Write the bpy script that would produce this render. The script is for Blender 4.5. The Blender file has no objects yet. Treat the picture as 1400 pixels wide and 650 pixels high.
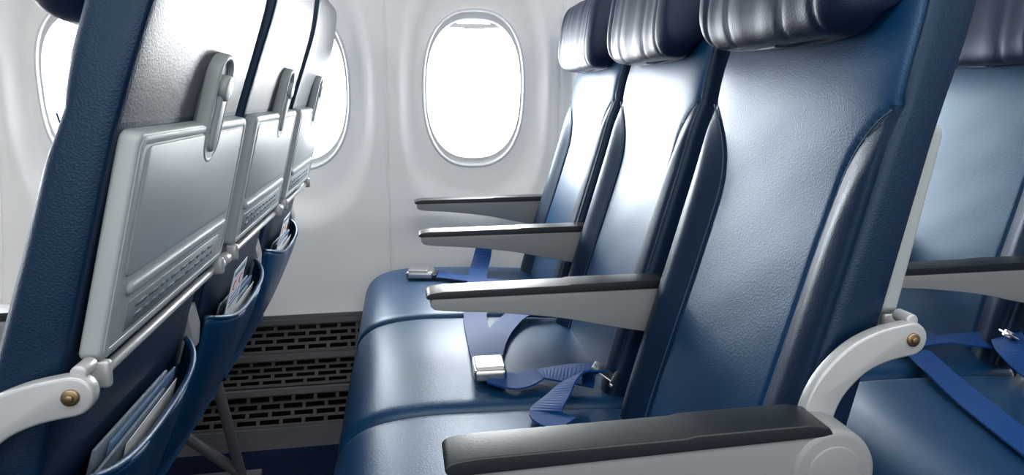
import bpy, bmesh, math, random
import numpy as np
from mathutils import Vector, Matrix
random.seed(3)
D=bpy.data; S=bpy.context.scene; COL=S.collection

# ------------------------------------------------------------ materials
def mat(name, col, rough=.5, metal=0, spec=.5, bump=None, var=0.0, tint=None):
    m=D.materials.new(name); m.use_nodes=True; nt=m.node_tree; n=nt.nodes; l=nt.links
    p=n['Principled BSDF']
    p.inputs['Base Color'].default_value=(*col,1); p.inputs['Roughness'].default_value=rough
    p.inputs['Metallic'].default_value=metal; p.inputs['Specular IOR Level'].default_value=spec
    if tint: p.inputs['Specular Tint'].default_value=(*tint,1)
    tc=n.new('ShaderNodeTexCoord')
    if var>0:
        nz=n.new('ShaderNodeTexNoise'); nz.inputs['Scale'].default_value=9; nz.inputs['Detail'].default_value=4
        l.new(tc.outputs['Object'],nz.inputs['Vector'])
        r=n.new('ShaderNodeMapRange'); r.inputs[3].default_value=1-var; r.inputs[4].default_value=1+var
        l.new(nz.outputs['Fac'],r.inputs[0])
        mx=n.new('ShaderNodeVectorMath'); mx.operation='SCALE'; mx.inputs[0].default_value=col
        l.new(r.outputs[0],mx.inputs['Scale']); l.new(mx.outputs[0],p.inputs['Base Color'])
    if bump:
        kind,scale,st,dist=bump
        if kind=='vor':
            t=n.new('ShaderNodeTexVoronoi'); t.inputs['Scale'].default_value=scale; out=t.outputs['Distance']
        else:
            t=n.new('ShaderNodeTexNoise'); t.inputs['Scale'].default_value=scale; t.inputs['Detail'].default_value=3; out=t.outputs['Fac']
        l.new(tc.outputs['Object'],t.inputs['Vector'])
        b=n.new('ShaderNodeBump'); b.inputs['Strength'].default_value=st; b.inputs['Distance'].default_value=dist
        l.new(out,b.inputs['Height']); l.new(b.outputs[0],p.inputs['Normal'])
    return m
M={}
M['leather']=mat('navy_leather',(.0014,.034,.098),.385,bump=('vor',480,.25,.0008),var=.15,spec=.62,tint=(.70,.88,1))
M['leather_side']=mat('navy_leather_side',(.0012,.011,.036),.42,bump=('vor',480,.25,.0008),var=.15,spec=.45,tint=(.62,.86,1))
M['leather_dark']=mat('dark_navy_leather',(.006,.013,.040),.48,bump=('vor',480,.22,.0008),var=.1,spec=.45,tint=(.75,.83,1))
M['leather_glare']=mat('navy_leather_glare',(.050,.058,.078),.38,bump=('vor',480,.2,.0008),spec=.55)  # rear cap: glare on the navy leather put into a greyer base colour
M['thread']=mat('seam_thread',(.02,.07,.15),.6)
M['grey']=mat('grey_plastic',(.22,.23,.24),.45,bump=('noise',500,.1,.0006))
M['tray']=mat('tray_plastic',(.31,.35,.365),.44,bump=('noise',600,.1,.0005))
M['traydk']=mat('tray_recess',(.22,.26,.28),.5)
M['label']=mat('label_print',(.11,.14,.17),.6)
M['black']=mat('black_rubber',(.009,.013,.018),.40,bump=('noise',400,.2,.0008))
M['wall']=mat('white_sidewall',(.90,.89,.865),.42,bump=('noise',260,.08,.0006))
M['ring']=mat('window_frame_plastic',(.68,.69,.70),.35)
M['metal']=mat('brushed_steel',(.62,.62,.62),.28,metal=1)
M['bracket']=mat('painted_bracket',(.43,.44,.45),.33,metal=.3)
M['brass']=mat('brass_bolt',(.30,.22,.13),.4,metal=1)
M['grille']=mat('grille_plastic',(.060,.060,.064),.5)
M['void']=mat('grille_void',(.003,.003,.004),.9,spec=.1)
M['kick']=mat('kick_panel',(.075,.08,.09),.5)
M['carpet']=mat('navy_carpet',(.003,.009,.032),.95,bump=('noise',350,.9,.006),var=.3,spec=.1)
M['belt']=mat('blue_webbing',(.002,.046,.19),.55,bump=('noise',700,.4,.001),spec=.25)
M['paper']=mat('printed_paper',(.70,.72,.74),.5)
M['papergrey']=mat('magazine_cover',(.16,.21,.27),.4)
M['paperblue']=mat('blue_print',(.08,.16,.28),.5)
M['red']=mat('red_print',(.6,.08,.06),.5)
M['bin']=mat('bin_plastic',(.75,.75,.75),.4)
g=D.materials.new('window_acrylic'); g.use_nodes=True; nt=g.node_tree; nt.nodes.clear()
o=nt.nodes.new('ShaderNodeOutputMaterial'); mx=nt.nodes.new('ShaderNodeMixShader'); t=nt.nodes.new('ShaderNodeBsdfTransparent'); gl=nt.nodes.new('ShaderNodeBsdfGlossy')
gl.inputs['Roughness'].default_value=.05; mx.inputs[0].default_value=.05
nt.links.new(t.outputs[0],mx.inputs[1]); nt.links.new(gl.outputs[0],mx.inputs[2]); nt.links.new(mx.outputs[0],o.inputs[0])
M['glass']=g

# ------------------------------------------------------------ helpers
def newmesh(name, verts, faces, mats, smooth=True, fm=None):
    me=D.meshes.new(name); me.from_pydata([tuple(v) for v in verts],[],faces)
    for k in mats: me.materials.append(M[k])
    if fm: me.polygons.foreach_set('material_index',fm)
    me.polygons.foreach_set('use_smooth',[smooth]*len(me.polygons)); me.update()
    return me
def obj(name, me, parent=None, loc=(0,0,0), rot=(0,0,0), sc=(1,1,1)):
    o=D.objects.new(name,me); COL.objects.link(o); o.location=loc; o.rotation_euler=rot; o.scale=sc
    if parent: o.parent=parent
    return o
def empty(name,loc=(0,0,0)):
    o=D.objects.new(name,None); COL.objects.link(o); o.location=loc; o.empty_display_size=.1; return o
def bm_to(name,bm,mats,smooth=True):
    bmesh.ops.recalc_face_normals(bm,faces=bm.faces)
    me=D.meshes.new(name); bm.to_mesh(me); bm.free()
    for k in mats: me.materials.append(M[k])
    me.polygons.foreach_set('use_smooth',[smooth]*len(me.polygons)); me.update(); return me
def bevel_bm(bm,w,seg=3,ang=30):
    es=[e for e in bm.edges if len(e.link_faces)==2 and e.calc_face_angle(0)>math.radians(ang)]
    if es and w>0: bmesh.ops.bevel(bm,geom=es,offset=w,segments=seg,profile=.5,affect='EDGES',clamp_overlap=True)
def profile_bm(pts,y0,y1,bev=.003,seg=3,bm=None,mi=0,axis='y'):
    b=bmesh.new()
    def P(a,c,y): return (a,y,c) if axis=='y' else (y,a,c)
    v0=[b.verts.new(P(a,c,y0)) for a,c in pts]; v1=[b.verts.new(P(a,c,y1)) for a,c in pts]
    b.faces.new(v0); b.faces.new(v1[::-1]); n=len(pts)
    for i in range(n): b.faces.new((v0[i],v0[(i+1)%n],v1[(i+1)%n],v1[i]))
    bmesh.ops.recalc_face_normals(b,faces=b.faces)
    bevel_bm(b,bev,seg)
    for f in b.faces: f.material_index=mi
    if bm is None: return b
    me=D.meshes.new('t'); b.to_mesh(me); b.free(); bm.from_mesh(me); D.meshes.remove(me); return bm
def merge(bm,b,mi=0,M4=None):
    for f in b.faces: f.material_index=mi
    if M4 is not None: bmesh.ops.transform(b,matrix=M4,verts=b.verts)
    me=D.meshes.new('t'); b.to_mesh(me); b.free(); bm.from_mesh(me); D.meshes.remove(me)
def box_bm(cx,cy,cz,sx,sy,sz,bev=.003,seg=2):
    b=bmesh.new(); bmesh.ops.create_cube(b,size=1)
    for v in b.verts: v.co=Vector((cx+v.co.x*sx,cy+v.co.y*sy,cz+v.co.z*sz))
    bevel_bm(b,bev,seg); return b
def cyl_bm(p0,p1,r,seg=24,bev=.001):
    p0=Vector(p0);p1=Vector(p1); d=p1-p0
    b=bmesh.new(); bmesh.ops.create_cone(b,cap_ends=True,segments=seg,radius1=r,radius2=r,depth=d.length)
    bevel_bm(b,bev,2,50)
    q=Vector((0,0,1)).rotation_difference(d.normalized()).to_matrix().to_4x4()
    bmesh.ops.transform(b,matrix=Matrix.Translation((p0+p1)/2)@q,verts=b.verts); return b
def smooth_path(pts,n=8):
    P=[Vector(p) for p in pts]; out=[]
    for i in range(len(P)-1):
        a=P[max(i-1,0)];b=P[i];c=P[i+1];d=P[min(i+2,len(P)-1)]
        for k in range(n):
            t=k/n; out.append(.5*((2*b)+(c-a)*t+(2*a-5*b+4*c-d)*t*t+(3*b-a-3*c+d)*t**3))
    out.append(P[-1]); return out
def tube(bm,pts,r,seg=8,mi=0,n=6):
    P=smooth_path(pts,n); rings=[]
    for i,p in enumerate(P):
        t=(P[min(i+1,len(P)-1)]-P[max(i-1,0)]).normalized()
        a=t.cross(Vector((0,0,1)));
        if a.length<.05: a=t.cross(Vector((1,0,0)))
        a.normalize(); b=t.cross(a)
        rings.append([bm.verts.new(p+r*(math.cos(2*math.pi*k/seg)*a+math.sin(2*math.pi*k/seg)*b)) for k in range(seg)])
    for i in range(len(rings)-1):
        for k in range(seg):
            f=bm.faces.new((rings[i][k],rings[i][(k+1)%seg],rings[i+1][(k+1)%seg],rings[i+1][k])); f.material_index=mi; f.smooth=True
    for rg in (rings[0],rings[-1]):
        f=bm.faces.new(rg); f.material_index=mi
def sstep(a,b,x):
    t=min(max((x-a)/(b-a),0),1); return t*t*(3-2*t)
def curve1(zs,vs,win=.03):
    def f(z):
        return float(np.mean([np.interp(z+k*win/4,zs,vs) for k in range(-4,5)]))
    return f

# ------------------------------------------------------------ seat back
XF=curve1([.25,.433,.92,1.05,1.2],[.325,.363,.512,.552,.575],.05)
XR=curve1([.25,.29,.42,.53,.62,.72,.92,1.09,1.2],[.345,.36,.41,.445,.468,.495,.545,.600,.615])
SEAM=curve1([.25,.45,.6,.76,.82,.86,.89,.915,.935,.96,1.3],[.66,.63,.60,.60,.615,.66,.725,.82,.92,1.1,1.2],.014)
HW=curve1([.25,.45,1.0,1.12,1.2],[.195,.205,.206,.198,.19])
def front_x(w,z):
    bo=.030*sstep(.28,.42,z)
    s=SEAM(z); a=abs(w)
    B=sstep(s-.03,s+.24,a)*.85
    T=sstep(.80,1.0,z)
    x=XF(z)-bo*(B+(1-B)*T)
    x-=.004*math.exp(-((z-.56)/.1)**2)*(1-a*a)        # lumbar
    if s<.985:
        gr=math.exp(-((a-s)/.016)**2)
        x+=.0048*gr
    x+=.0028*math.exp(-((a-.955)/.010)**2)
    x+=.0005*math.sin(w*5+z*23)*math.sin(z*31+w*3)*(1-a)
    return x
def make_back():
    ws=list(np.linspace(-.96,.96,121)); ed=[.968,.976,.983,.989,.994,.998]
    fw=[-w for w in ed[::-1]]+ws+ed
    rw=[-1]+[-.998,-.99,-.975,-.95,-.9]+list(np.linspace(-.8,.8,9))+[.9,.95,.975,.99,.998]+[1]
    zs=list(np.linspace(.30,1.16,130)); top=[]
    loops=[]; 
    zz=zs+[1.168,1.176,1.183,1.188,1.191]
    z0=1.16; R=.032
    for z in zz:
        k=1.0
        if z>z0: k=math.sqrt(max(0,1-((z-z0)/R)**2))
        xf0=XF(z); xr=XR(z); xm=(xf0+xr)/2+.002
        hw=HW(z)-(1-k)*.02
        L=[]
        for w in fw:
            p=6.5; c=(1-abs(w)**p)**(1/p)
            x=xm+(front_x(w,z)-xm)*c*1.0
            L.append((xm+(x-xm)*k, w*hw, z))
        for w in rw[::-1]:
            p=10; c=max(0,(1-abs(w)**p))**(1/p)
            x=xm+(xr-xm)*c
            x-= .0025*math.exp(-((abs(w)-.93)/.012)**2)
            L.append((xm+(x-xm)*k, w*hw, z))
        loops.append(L)
    n=len(loops[0]); V=[v for L in loops for v in L]; F=[];fm=[]
    nf=len(fw)
    for i in range(len(loops)-1):
        z=loops[i][0][2]
        for j in range(n):
            F.append((i*n+j,i*n+(j+1)%n,(i+1)*n+(j+1)%n,(i+1)*n+j))
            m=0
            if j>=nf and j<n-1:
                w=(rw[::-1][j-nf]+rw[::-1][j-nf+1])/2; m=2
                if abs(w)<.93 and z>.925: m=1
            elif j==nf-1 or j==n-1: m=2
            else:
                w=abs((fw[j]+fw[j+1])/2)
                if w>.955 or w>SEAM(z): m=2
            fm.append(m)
    F.append(tuple(range(n))[::-1]); fm.append(0)
    F.append(tuple((len(loops)-1)*n+j for j in range(n))); fm.append(0)
    return newmesh('backrest',V,F,['leather','leather_glare','leather_side'],True,fm)
def make_piping():
    bm=bmesh.new()
    for s in (-1,1):
        pts=[]
        for z in np.linspace(.40,.935,40):
            w=min(SEAM(z)+.020,.95); pts.append((front_x(s*w,z)+.0002,s*w*HW(z),z))
        tube(bm,pts,.0009,6,0,2)
    return bm_to('seam_piping',bm,['thread'])
# ------------------------------------------------------------ headrest
def make_headrest():
    nu,nv=160,48; V=[];F=[]
    def sp(v,e): return math.copysign(abs(v)**e,v)
    hw,hh=.188,.094
    for i in range(nv+1):
        ph=-math.pi/2+math.pi*i/nv
        for j in range(nu):
            th=2*math.pi*j/nu
            cz=sp(math.cos(ph),.55)
            w=sp(math.sin(th),.62)
            y=hw*w*cz**.35 if cz>0.001 else 0
            d=sp(math.cos(th),.75)*cz
            z=hh*sp(math.sin(ph),.6)
            wy=y/hw
            x=d*.046
            if d<0:
                for gq in (.0,.34,.68):
                    for s in (-1,1):
                        x+= (.0042 if gq else .0022)*math.exp(-((wy-s*gq)/.026)**2)*min(1,-d*1.6)
                x-= .014*(sstep(.50,.85,abs(wy)))*(-d)     # wings forward
            x+= .030*sstep(.86,1.0,abs(wy))
            z+= -.006*(1-wy*wy)*(1 if z<0 else .3)+.014*sstep(.7,1,abs(wy))*(1 if z<0 else 0)
            V.append((x,y,z))
    for i in range(nv):
        for j in range(nu):
            F.append((i*nu+j,i*nu+(j+1)%nu,(i+1)*nu+(j+1)%nu,(i+1)*nu+j))
    F.append(tuple(range(nu))[::-1]); F.append(tuple(nv*nu+j for j in range(nu)))
    return newmesh('headrest',V,F,['leather_dark'])
# ------------------------------------------------------------ cushion
def make_cushion():
    prof=[(.375,.425),(.30,.432),(.2,.438),(.1,.441),(.03,.442),(-.03,.437),(-.07,.425),(-.098,.402),(-.112,.372),(-.112,.342),(-.10,.318),(-.075,.306),(.0,.304),(.2,.304),(.36,.31),(.38,.33),(.385,.38)]
    P=smooth_path([(a,0,c) for a,c in prof]+[(prof[0][0],0,prof[0][1])],6)[:-1]
    ys=[-.228,-.2275,-.226,-.223,-.218,-.211]+list(np.linspace(-.2,.2,41))+[.211,.218,.223,.226,.2275,.228]
    V=[];F=[]; n=len(P)
    cx,cz=.13,.37
    for y in ys:
        a=abs(y); d=.0
        if a>.205: t=(a-.205)/.023; d=.022*(1-math.sqrt(max(0,1-t*t)))
        for p in P:
            x,z=p.x,p.z
            if z>.40: 
                z+=.005*(1-(y/.2)**2)*sstep(.40,.44,z)
            x-=d*(1 if x>cx else -1)*min(1,abs(x-cx)/.2); z-=d*(1 if z>cz else -1)*min(1,abs(z-cz)/.05)
            V.append((x,y,z))
    for i in range(len(ys)-1):
        for j in range(n): F.append((i*n+j,(i+1)*n+j,(i+1)*n+(j+1)%n,i*n+(j+1)%n))
    F.append(tuple(range(n))); F.append(tuple((len(ys)-1)*n+j for j in range(n))[::-1])
    me=newmesh('seat_cushion',V,F,['leather'])
    bm=bmesh.new(); bm.from_mesh(me); bmesh.ops.recalc_face_normals(bm,faces=bm.faces); bm.to_mesh(me); bm.free()
    return me
# ------------------------------------------------------------ arm rests
def rnd(pts,n=5):
    return [(p.x,p.z) for p in smooth_path([(a,0,c) for a,c in pts],n)]
def make_arm(aisle=False):
    bm=bmesh.new()
    if not aisle:
        body=[(.046,.634)]+rnd([(.040,.629),(.041,.619),(.06,.612),(.15,.604),(.25,.590),(.33,.572),(.41,.556),(.45,.553)])+[(.465,.57),(.468,.60),(.462,.634)]
        profile_bm(body,-.0215,.0215,.004,3,bm,0)
        cap=rnd([(.036,.632),(.033,.636),(.040,.641),(.06,.6435)],4)+[(.26,.6445),(.268,.6460),(.43,.6460),(.452,.640),(.456,.632)]
        profile_bm(cap,-.0230,.0230,.0035,4,bm,1)
        bm2=cyl_bm((.44,-.0225,.59),(.44,.0225,.59),.026,32,.002); merge(bm,bm2,0)
    else:
        body=[(.046,.628)]+rnd([(.038,.622),(.042,.612),(.06,.606),(.15,.594),(.25,.578),(.33,.563),(.37,.553)])+[(.39,.552),(.39,.629)]
        profile_bm(body,-.0215,.0205,.005,3,bm,0)
        cap=rnd([(.035,.625),(.031,.632),(.037,.638),(.06,.6405)],4)+[(.25,.6412),(.258,.6430),(.375,.6430),(.392,.639),(.398,.630)]
        profile_bm(cap,-.0235,.0215,.0050,4,bm,1)
        merge(bm,cyl_bm((.398,-.0245,.592),(.398,.020,.592),.044,48,.006),0)
        merge(bm,cyl_bm((.398,-.0260,.592),(.398,-.01,.592),.029,40,.002),0)
    return bm_to('armrest',bm,['grey','black'])
def make_bracket():
    bm=bmesh.new()
    c=smooth_path([(.402,0,.575),(.405,0,.62),(.418,0,.655),(.445,0,.683),(.475,0,.697),(.508,0,.703)],8)
    L=[];R=[]
    for i,p in enumerate(c):
        t=(c[min(i+1,len(c)-1)]-c[max(i-1,0)]).normalized(); nn=Vector((-t.z,0,t.x)); w=.0175
        L.append(p+nn*w);R.append(p-nn*w)
    tt=(c[-1]-c[-2]).normalized(); nn=Vector((-tt.z,0,tt.x))
    cap=[c[-1]+nn*.0175*math.cos(a)+tt*.0175*math.sin(a) for a in np.linspace(.3,math.pi-.3,8)]
    pts=[(p.x,p.z) for p in L+cap+R[::-1]]
    profile_bm(pts,-.008,.006,.003,3,bm,0)
    merge(bm,cyl_bm((.508,-.0105,.703),(.508,0,.703),.0072,24,.0015),1)
    merge(bm,cyl_bm((.508,-.0125,.703),(.508,-.010,.703),.0036,6,.0005),1)
    merge(bm,cyl_bm((.512,-.002,.720),(.512,.02,.720),.007,16,.002),0)
    return bm_to('hinge_bracket',bm,['bracket','brass'])
# ------------------------------------------------------------ tray table
def stadium(w,h,n=14,cx=0,cz=0):
    r=w/2; p=[]
    for a in np.linspace(0,math.pi,n): p.append((cx+r*math.cos(a),cz+h/2-r+r*math.sin(a)))
    for a in np.linspace(math.pi,2*math.pi,n): p.append((cx+r*math.cos(a),cz-h/2+r+r*math.sin(a)))
    return p
def rrect(w,h,r,n=6,cx=0,cz=0):
    p=[]
    for sx,sz,a0 in ((1,1,0),(-1,1,90),(-1,-1,180),(1,-1,270)):
        for a in np.linspace(a0,a0+90,n):
            a=math.radians(a); p.append((cx+sx*(w/2-r)+r*math.cos(a),cz+sz*(h/2-r)+r*math.sin(a)))
    return p
def ringx(bm,o,i,x0,x1,bev,mi):
    b=bmesh.new(); n=len(o)
    vo0=[b.verts.new((x0,a,c)) for a,c in o]; vo1=[b.verts.new((x1,a,c)) for a,c in o]
    vi0=[b.verts.new((x0,a,c)) for a,c in i]; vi1=[b.verts.new((x1,a,c)) for a,c in i]
    for k in range(n):
        q=(k+1)%n
        b.faces.new((vo0[k],vo0[q],vo1[q],vo1[k])); b.faces.new((vi0[q],vi0[k],vi1[k],vi1[q]))
        b.faces.new((vo1[k],vo1[q],vi1[q],vi1[k])); b.faces.new((vo0[q],vo0[k],vi0[k],vi0[q]))
    bmesh.ops.recalc_face_normals(b,faces=b.faces)
    bevel_bm(b,bev,2,50); merge(bm,b,mi)
def make_tray():
    bm=bmesh.new()  # local: y across, z height, +x rear facing
    profile_bm(rrect(.392,.208,.010),-.012,.007,.004,3,bm,0,'x')
    ringx(bm,rrect(.386,.202,.011),rrect(.370,.186,.006),.004,.0080,.0008,0)
    profile_bm(rrect(.35,.122,.010,6,0,.030),.004,.0082,.001,2,bm,0,'x')
    profile_bm(rrect(.33,.012,.0055,6,0,-.044),.004,.0120,.0035,3,bm,0,'x')
    profile_bm(rrect(.31,.030,.003,4,0,-.074),.004,.0078,.0005,1,bm,1,'x')
    rr=random.Random(2)
    for r in range(2):
        y=-.135
        while y<.13:
            w=rr.uniform(.008,.03); profile_bm(rrect(w,.0042,.0008,2,y+w/2,-.0685-.0105*r),.0075,.0082,0,1,bm,2,'x'); y+=w+.006
    return bm_to('tray_table',bm,['tray','traydk','label'])
def make_latch():
    bm=bmesh.new()
    profile_bm(stadium(.050,.118,14),-.012,.0015,.001,2,bm,1,'x')
    ringx(bm,stadium(.054,.122,16),stadium(.040,.108,16),-.010,.007,.003,0)
    profile_bm(stadium(.022,.080,12,0,-.008),0,.010,.004,3,bm,0,'x')
    merge(bm,cyl_bm((0,0,.024),(.013,0,.024),.0145,28,.003),0)
    return bm_to('tray_latch',bm,['tray','label'])
def make_hinge():
    bm=bmesh.new()
    merge(bm,cyl_bm((.508,-.222,.700),(.508,.222,.700),.0055,16,.001),0)
    for s in (-1,1):
        merge(bm,cyl_bm((.508,s*.200,.700),(.508,s*.224,.700),.0095,24,.003),0)
        merge(bm,box_bm(.514,s*.188,.705,.018,.010,.026,.004),0)
    return bm_to('tray_hinge',bm,['bracket'])
def make_pocket():
    nw,nz=36,24; V=[];F=[]
    for off in (0,.006):
        for i in range(nz+1):
            t=i/nz
            for j in range(nw+1):
                w=-1+2*j/nw; z=.335+t*(.265-.035*(1-w*w))
                gap=(.006+.034*t**.7*(1-abs(w)**5))*sstep(0,.15,t)+.002
                x=XR(z)+gap-off+.0015*math.sin(w*9+t*5)*t
                V.append((x,w*.186,z))
    n=(nw+1)*(nz+1)
    def q(i,j,k): return k*n+i*(nw+1)+j
    for i in range(nz):
        for j in range(nw):
            F.append((q(i,j,0),q(i,j+1,0),q(i+1,j+1,0),q(i+1,j,0))); F.append((q(i,j,1),q(i+1,j,1),q(i+1,j+1,1),q(i,j+1,1)))
    for j in range(nw): F.append((q(nz,j,0),q(nz,j+1,0),q(nz,j+1,1),q(nz,j,1))); F.append((q(0,j,0),q(0,j,1),q(0,j+1,1),q(0,j+1,0)))
    for i in range(nz): F.append((q(i,0,0),q(i+1,0,0),q(i+1,0,1),q(i,0,1))); F.append((q(i,nw,0),q(i,nw,1),q(i+1,nw,1),q(i+1,nw,0)))
    bm=bmesh.new(); me=newmesh('t',V,F,[]); bm.from_mesh(me)
    for f in bm.faces: f.smooth=True
    pts=[]
    for j in range(0,nw+1,2):
        w=-1+2*j/nw; z=.335+(.265-.035*(1-w*w)); pts.append((XR(z)+.006+.034*(1-abs(w)**5)-.002,w*.186,z))
    tube(bm,pts,.0045,8,0,3)
    return bm_to('literature_pocket',bm,['leather'])
def make_leaflets(card):
    bm=bmesh.new()
    L=[(-.02,.21,.13,.600,.010,3),(.01,.20,.13,.592,.014,2),(-.035,.19,.13,.584,.019,3),(.02,.16,.12,.578,.023,0)]
    if card: L.append((-.100,.085,.14,.668,.026,0))
    for k,(y,w,h,zt,x,mi) in enumerate(L):
        b=box_bm(0,0,0,.0030 if k<3 else .001,w,h,.0004,1)
        m4=Matrix.Translation((XR(zt-h/2)+x,y,zt-h/2))@Matrix.Rotation(.27,4,'Y')@Matrix.Rotation((k-1.5)*.02,4,'X')
        merge(bm,b,[0,1,1,3][mi] if mi!=2 else 1,m4)
        if k==4:
            b=box_bm(.0008,0,h/2-.010,.0006,w*.8,.007,0); merge(bm,b,1,m4)
            for s in (-1,1):
                b=cyl_bm((.0004,s*.020,h/2-.032),(.0012,s*.020,h/2-.032),.009,20,0); merge(bm,b,2,m4)
                b=cyl_bm((.0008,s*.020,h/2-.032),(.0015,s*.020,h/2-.032),.0065,20,0); merge(bm,b,0,m4)
            for q in range(3):
                b=box_bm(.0008,0,h/2-.052-.008*q,.0006,w*.75,.003,0); merge(bm,b,1,m4)
    return bm_to('safety_leaflets',bm,['paper','paperblue','red','papergrey'],False)
def make_frame():
    bm=bmesh.new()
    for x in (.02,.30): merge(bm,cyl_bm((x,-.23,.282),(x,.23,.282),.02,20,.001),0)
    merge(bm,box_bm(.14,0,.296,.44,.40,.012,.003),1)
    for y in (-.03,):
        for a,b_ in (((.02,y,.28),(-.05,y,-.03)),((.30,y,.28),(.36,y,-.03)),((.02,y,.28),(.36,y,-.02))):
            merge(bm,cyl_bm(a,b_,.013,16,.001),0)
        merge(bm,box_bm(.155,y,-.03,.50,.05,.018,.003),0)
    return bm_to('seat_frame',bm,['kick','black'])

ME=dict(back=make_back(),pipe=make_piping(),head=make_headrest(),cush=make_cushion(),arm=make_arm(),aarm=make_arm(True),brk=make_bracket(),
        tray=make_tray(),latch=make_latch(),hinge=make_hinge(),pocket=make_pocket(),leaf=make_leaflets(False),leafc=make_leaflets(True),frame=make_frame())
SY=[.80,1.26,1.72]
for rx in (-.78,0,.78):
    for k,sy in enumerate(SY):
        e=empty('airplane_seat',(rx,sy,0))
        obj('backrest',ME['back'],e); obj('seam_piping',ME['pipe'],e)
        obj('headrest',ME['head'],e,(.500,.008,1.112),(0,.14,0))
        obj('seat_cushion',ME['cush'],e)
        obj('tray_table',ME['tray'],e,(.532,0,.818),(0,.22,0))
        obj('tray_latch',ME['latch'],e,(.562,.026,.935),(0,.25,0),(1,1.15,1.08))
        obj('tray_hinge',ME['hinge'],e); obj('literature_pocket',ME['pocket'],e)
        obj('safety_leaflets',ME['leafc'] if k else ME['leaf'],e)
        obj('seat_frame',ME['frame'],e)
        if k==0:
            obj('armrest_aisle',ME['aarm'],e,(0,-.245,0)); obj('hinge_bracket',ME['brk'],e,(0,-.222,0))
        else: obj('armrest_inner',ME['arm'],e,(0,-.23,0))
        if k==2: obj('armrest_window',ME['arm'],e,(0,.23,0))

# ------------------------------------------------------------ seat belts
def ribbon(bm,pts,width,mi=0,n=8,th=.0016):
    P=smooth_path([p[:3] for p in pts],n); tw=[p[3] if len(p)>3 else 0 for p in pts]
    prev=None; V=[]
    for i,p in enumerate(P):
        t=(P[min(i+1,len(P)-1)]-P[max(i-1,0)]).normalized()
        f=i/n; a=np.interp(f,range(len(tw)),tw)
        side=t.cross(Vector((0,0,1)))
        if side.length<.2 and prev: side=prev
        side.normalize(); prev=side
        side=(Matrix.Rotation(math.radians(a),3,t)@side); nn=side.cross(t).normalized()
        V.append([bm.verts.new(p+side*width/2*s+nn*th*q) for s,q in ((-1,1),(1,1),(1,-1),(-1,-1))])
    for i in range(len(V)-1):
        for k in range(4):
            fc=bm.faces.new((V[i][k],V[i][(k+1)%4],V[i+1][(k+1)%4],V[i+1][k])); fc.material_index=mi
    bm.faces.new(V[0]); bm.faces.new(V[-1][::-1])
def buckle(bm,loc,rz,tilt=0):
    m4=Matrix.Translation(loc)@Matrix.Rotation(rz,4,'Z')@Matrix.Rotation(tilt,4,'Y')
    merge(bm,box_bm(0,0,0,.074,.058,.022,.007,4),1,m4)
    merge(bm,box_bm(.004,0,.012,.052,.052,.006,.0025,3),1,m4)
    merge(bm,box_bm(-.040,0,-.002,.012,.054,.010,.002,2),2,m4)
def anchor(bm,loc,rz):
    m4=Matrix.Translation(loc)@Matrix.Rotation(rz,4,'Z')@Matrix.Rotation(-.5,4,'Y')
    merge(bm,box_bm(0,0,0,.045,.028,.004,.0015,2),1,m4)
    merge(bm,box_bm(-.02,0,0,.008,.054,.007,.002,2),1,m4)
    merge(bm,cyl_bm(m4@Vector((.012,0,-.006)),m4@Vector((.012,0,.007)),.009,16,.001),1)
W=.052
def belt_mid():
    bm=bmesh.new()
    buckle(bm,(.147,1.130,.462),math.radians(-92))
    ribbon(bm,[(.147,1.165,.458),(.150,1.28,.451),(.155,1.42,.449),(.165,1.50,.454),(.185,1.66,.454),(.205,1.80,.456),(.225,1.88,.475),(.24,1.905,.53)],W)
    ribbon(bm,[(.150,1.165,.461),(.175,1.27,.454),(.21,1.36,.453),(.26,1.44,.453),(.33,1.48,.453)],W)
    ribbon(bm,[(.150,1.105,.457),(.19,1.085,.454,5),(.235,1.10,.457,-8),(.28,1.085,.462,12),(.325,1.06,.466,30)],W)
    ribbon(bm,[(.325,1.05,.474,25),(.28,1.03,.480,35),(.245,1.005,.462,20),(.215,.965,.452,0),(.24,.93,.450,0)],W)
    anchor(bm,(.335,1.045,.477),2.6)
    return bm_to('seat_belt',bm,['belt','metal','black'],False)
def belt_far():
    bm=bmesh.new()
    buckle(bm,(.045,1.80,.459),math.radians(170))
    ribbon(bm,[(.08,1.795,.455),(.13,1.77,.454,0),(.19,1.73,.454),(.26,1.68,.454),(.34,1.66,.457)],W)
    return bm_to('seat_belt',bm,['belt','metal','black'],False)
def belt_near():
    bm=bmesh.new()
    ribbon(bm,[(.06,.62,.452),(.085,.74,.455,3),(.12,.87,.457,-3),(.16,.99,.458,4),(.20,1.09,.456,0)],W)
    ribbon(bm,[(.175,1.10,.462),(.22,1.125,.460,6),(.29,1.12,.461,-6),(.36,1.09,.466,20)],W)
    ribbon(bm,[(.37,1.06,.485,30),(.335,1.01,.478,20),(.31,.93,.462,8),(.30,.83,.457,-4),(.31,.73,.455,3),(.35,.65,.458,0)],W)
    anchor(bm,(.365,1.04,.490),2.9)
    return bm_to('seat_belt',bm,['belt','metal','black'],False)
bmid,bfar,bnear=belt_mid(),belt_far(),belt_near()
obj('seat_belt',bmid); obj('seat_belt',bfar); obj('seat_belt',bfar,None,(.78,0,0))
obj('seat_belt',bnear,None,(.78,0,0))

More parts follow.
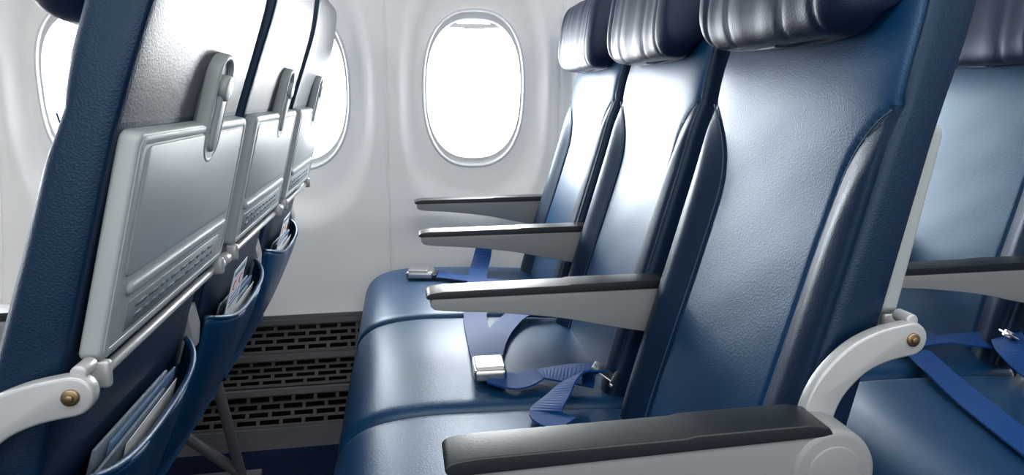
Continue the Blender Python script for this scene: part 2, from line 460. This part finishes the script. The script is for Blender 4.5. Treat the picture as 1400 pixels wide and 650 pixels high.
# ------------------------------------------------------------ side wall
YP=curve1([-.04,.10,.275,.45,.7,.95,1.2,1.45,1.7,1.95],[1.84,1.93,2.035,2.075,2.095,2.085,2.045,1.96,1.80,1.58],.06)
WC=[-2.52,-1.97,-1.42,-.87,-.32,.23,.78,1.33,1.88,2.43]; ZC=.968
def sq(dx,dz,a,b,n=2.6): return ((abs(dx)/a)**n+(abs(dz)/b)**n)**(1/n)
def wallY(x,z):
    y=YP(z); best=min(WC,key=lambda c:abs(x-c)); dx=x-best
    q=sq(dx,z-ZC+.01,.232,.405,2.5)
    y+=.030*(1-sstep(.78,1.06,q))
    s=abs(abs(dx)-.275)       # panel joint
    y+=.006*math.exp(-(s/.0035)**2)-.002*sstep(.03,.012,s)
    return y
HA,HB=.164,.250
wb=bmesh.new()
def grid(bm,xs,zs,fn):
    R=[[bm.verts.new((x,fn(x,z),z)) for x in xs] for z in zs]
    for i in range(len(zs)-1):
        for j in range(len(xs)-1): bm.faces.new((R[i][j],R[i][j+1],R[i+1][j+1],R[i+1][j]))
Z0,Z1=.50,1.45
def xs_panel(c): 
    e=[.275,.2735,.272,.270,.267,.262,.255]
    return [c-a for a in e]+list(np.linspace(c-.245,c+.245,36))+[c+a for a in e[::-1]]
for c in WC:
    xs=xs_panel(c)
    grid(wb,xs,list(np.linspace(.275,Z0,20)),wallY); grid(wb,xs,list(np.linspace(Z1,1.60,8)),wallY)
    zl=np.linspace(Z0,Z1,60)
    per=[(x,Z0) for x in xs]+[(c+.275,z) for z in zl[1:]]+[(x,Z1) for x in xs[::-1][1:]]+[(c-.275,z) for z in zl[::-1][1:-1]]
    rings=[]
    ts=list(np.linspace(0,.9,30))+[.93,.955,.975,.985,.992,1]
    for t in ts:
        L=[]
        for (x,z) in per:
            dx,dz=x-c,z-ZC; k=sq(dx,dz,HA,HB,2.5); hx,hz=dx/k,dz/k
            X=c+hx+(dx-hx)*t; Zz=ZC+hz+(dz-hz)*t
            L.append(wb.verts.new((X,wallY(X,Zz),Zz)))
        rings.append(L)
    n=len(per)
    for i in range(len(rings)-1):
        for j in range(n): wb.faces.new((rings[i][j],rings[i][(j+1)%n],rings[i+1][(j+1)%n],rings[i+1][j]))
obj('wall_window_side',bm_to('wall_window_side',wb,['wall']))
# windows
def make_window():
    bm=bmesh.new(); N=96
    prof=[(HA+.003,HB+.003,.004),(HA+.001,HB+.001,-.004),(HA-.002,HB-.002,-.006),(HA-.006,HB-.007,-.004),(HA-.008,HB-.011,.002),(.1535,.228,.006),(.1515,.222,.003),(.150,.219,.006),(.149,.214,.03),(.148,.211,.05)]
    rings=[]
    for a,b,dy in prof:
        L=[]
        for k in range(N):
            t=2*math.pi*k/N; cx=math.copysign(abs(math.cos(t))**(2/2.5),math.cos(t))*a; cz=math.copysign(abs(math.sin(t))**(2/2.5),math.sin(t))*b
            L.append(bm.verts.new((cx,YP(ZC+cz)+.030+dy,cz)))
        rings.append(L)
    for i in range(len(rings)-1):
        for j in range(N): bm.faces.new((rings[i][j],rings[i][(j+1)%N],rings[i+1][(j+1)%N],rings[i+1][j]))
    f=bm.faces.new([bm.verts.new((v.co.x*1.0,v.co.y-.005,v.co.z)) for v in rings[-1]]); f.material_index=1
    ycap=YP(ZC+.2)+.055
    merge(bm,box_bm(0,ycap,.200,.17,.012,.014,.004,3),0)
    merge(bm,box_bm(0,ycap-.004,.193,.07,.012,.006,.002,2),0)
    me=bm_to('window',bm,['ring','glass']); return me
wm=make_window()
for i,c in enumerate(WC): obj('window_%d'%(i+1),wm,None,(c,0,ZC))
# ------------------------------------------------------------ dado vent grille
gb=bmesh.new()
def dy(z): return YP(z)
def addq(p,mi):
    f=gb.faces.new([gb.verts.new(q) for q in p]); f.material_index=mi
X0,X1=-2.79,2.70
bands=[(.262,.190),(.172,.108),(.089,.014)]
def face_box(x0,x1,z0,z1,off,th,mi):
    b=bmesh.new(); v=[]
    for (z) in (z0,z1):
        for x in (x0,x1):
            for o in (off,off-th): v.append(b.verts.new((x,dy(z)-o,z)))
    for q in ((0,2,6,4),(1,5,7,3),(0,1,3,2),(4,6,7,5),(0,4,5,1),(2,3,7,6)): b.faces.new([v[i] for i in q])
    bmesh.ops.recalc_face_normals(b,faces=b.faces); merge(gb,b,mi)
addq([(X0,dy(.0)+.012,.0),(X1,dy(.0)+.012,.0),(X1,dy(.275)+.012,.275),(X0,dy(.275)+.012,.275)],1)
for (zt,zb) in bands:
    face_box(X0,X1,zt,zt+.013,.018,.022,0)
    face_box(X0,X1,zt-.004,zt,.007,.008,0)
    nb=4; h=(zt-.004-zb)/(nb)
    for i in range(nb+1):
        z=zb+i*h; face_box(X0,X1,z-.0026,z+.0026,.006,.006,0)
    for i in range(nb):
        x=-1.6+(.031 if i%2 else 0)
        while x<.9:
            face_box(x,x+.010,zb+i*h,zb+(i+1)*h,.0055,.005,0); x+=.062
face_box(X0,X1,-.045,.010,.010,.02,2)
face_box(X0,X1,.276,.284,.004,.012,2)
for x in (-.9,-.62,-.15,.4):
    face_box(x,x+.006,0,.27,.012,.01,0)
obj('vent_grille',bm_to('vent_grille',gb,['grille','void','kick'],False))

# ------------------------------------------------------------ floor, bins, ceiling
b=box_bm(-.05,.3,-.065,5.5,3.3,.05,0); obj('floor',bm_to('floor',b,['carpet'],False))
bb=profile_bm(rnd([(1.42,1.62),(1.36,1.68),(1.34,1.77),(1.37,1.91),(1.46,2.0)],5)+[(1.60,1.963),(1.74,1.74),(1.86,1.615),(1.70,1.605)],X0,X1,.004,3,None,0,'x')
obj('overhead_bin',bm_to('overhead_bin',bb,['bin']))
cb=profile_bm([(-1.2,2.08),(-.6,2.16),(.6,2.16),(1.1,2.10),(1.60,1.965),(1.62,1.99),(1.1,2.13),(.6,2.19),(-.6,2.19),(-1.2,2.11)],X0,X1,.0,2,None,0,'x')
obj('ceiling',bm_to('ceiling',cb,['bin'],False))

# ------------------------------------------------------------ lights
def area(name,loc,rot,sx,sy,power,col=(1,1,1)):
    l=D.lights.new(name,'AREA'); l.shape='RECTANGLE'; l.size=sx; l.size_y=sy; l.energy=power; l.color=col
    o=D.objects.new(name,l); COL.objects.link(o); o.location=loc; o.rotation_euler=rot; return o
for c in WC[1:-1]:
    area('window_daylight',(c,2.26,1.02),(math.radians(-86),0,0),.54,.80,36,(.95,.98,1))
area('cabin_ceiling_lamp',(.0,-.25,2.05),(math.radians(14),0,0),3.4,.5,30,(1,.99,.97))
area('far_side_fill',(-.2,-2.2,1.25),(math.radians(88),0,0),4.0,.6,38,(1,.99,.98))  # added soft fill lamp on the unseen aisle side, no windows built there
w=D.worlds.new('World'); S.world=w; w.use_nodes=True
nt=w.node_tree; bg=nt.nodes['Background']; bg.inputs[0].default_value=(.92,.97,1,1)
tc=nt.nodes.new('ShaderNodeTexCoord'); sx=nt.nodes.new('ShaderNodeSeparateXYZ'); mr=nt.nodes.new('ShaderNodeMapRange')
mr.interpolation_type='SMOOTHSTEP'; mr.inputs[1].default_value=-.1; mr.inputs[2].default_value=.45; mr.inputs[3].default_value=.34; mr.inputs[4].default_value=5.5
nt.links.new(tc.outputs['Generated'],sx.inputs[0]); nt.links.new(sx.outputs['Y'],mr.inputs[0]); nt.links.new(mr.outputs[0],bg.inputs['Strength'])
S.view_settings.view_transform='Standard'
# ------------------------------------------------------------ camera
cd=D.cameras.new('camera'); cam=D.objects.new('camera',cd); COL.objects.link(cam)
cam.location=(0,0,.95); cam.rotation_euler=(math.radians(84),0,math.radians(-9.5))
cd.sensor_width=36; cd.lens=36*900/1400; cd.shift_y=-100/1400; cd.clip_start=.02
S.camera=cam
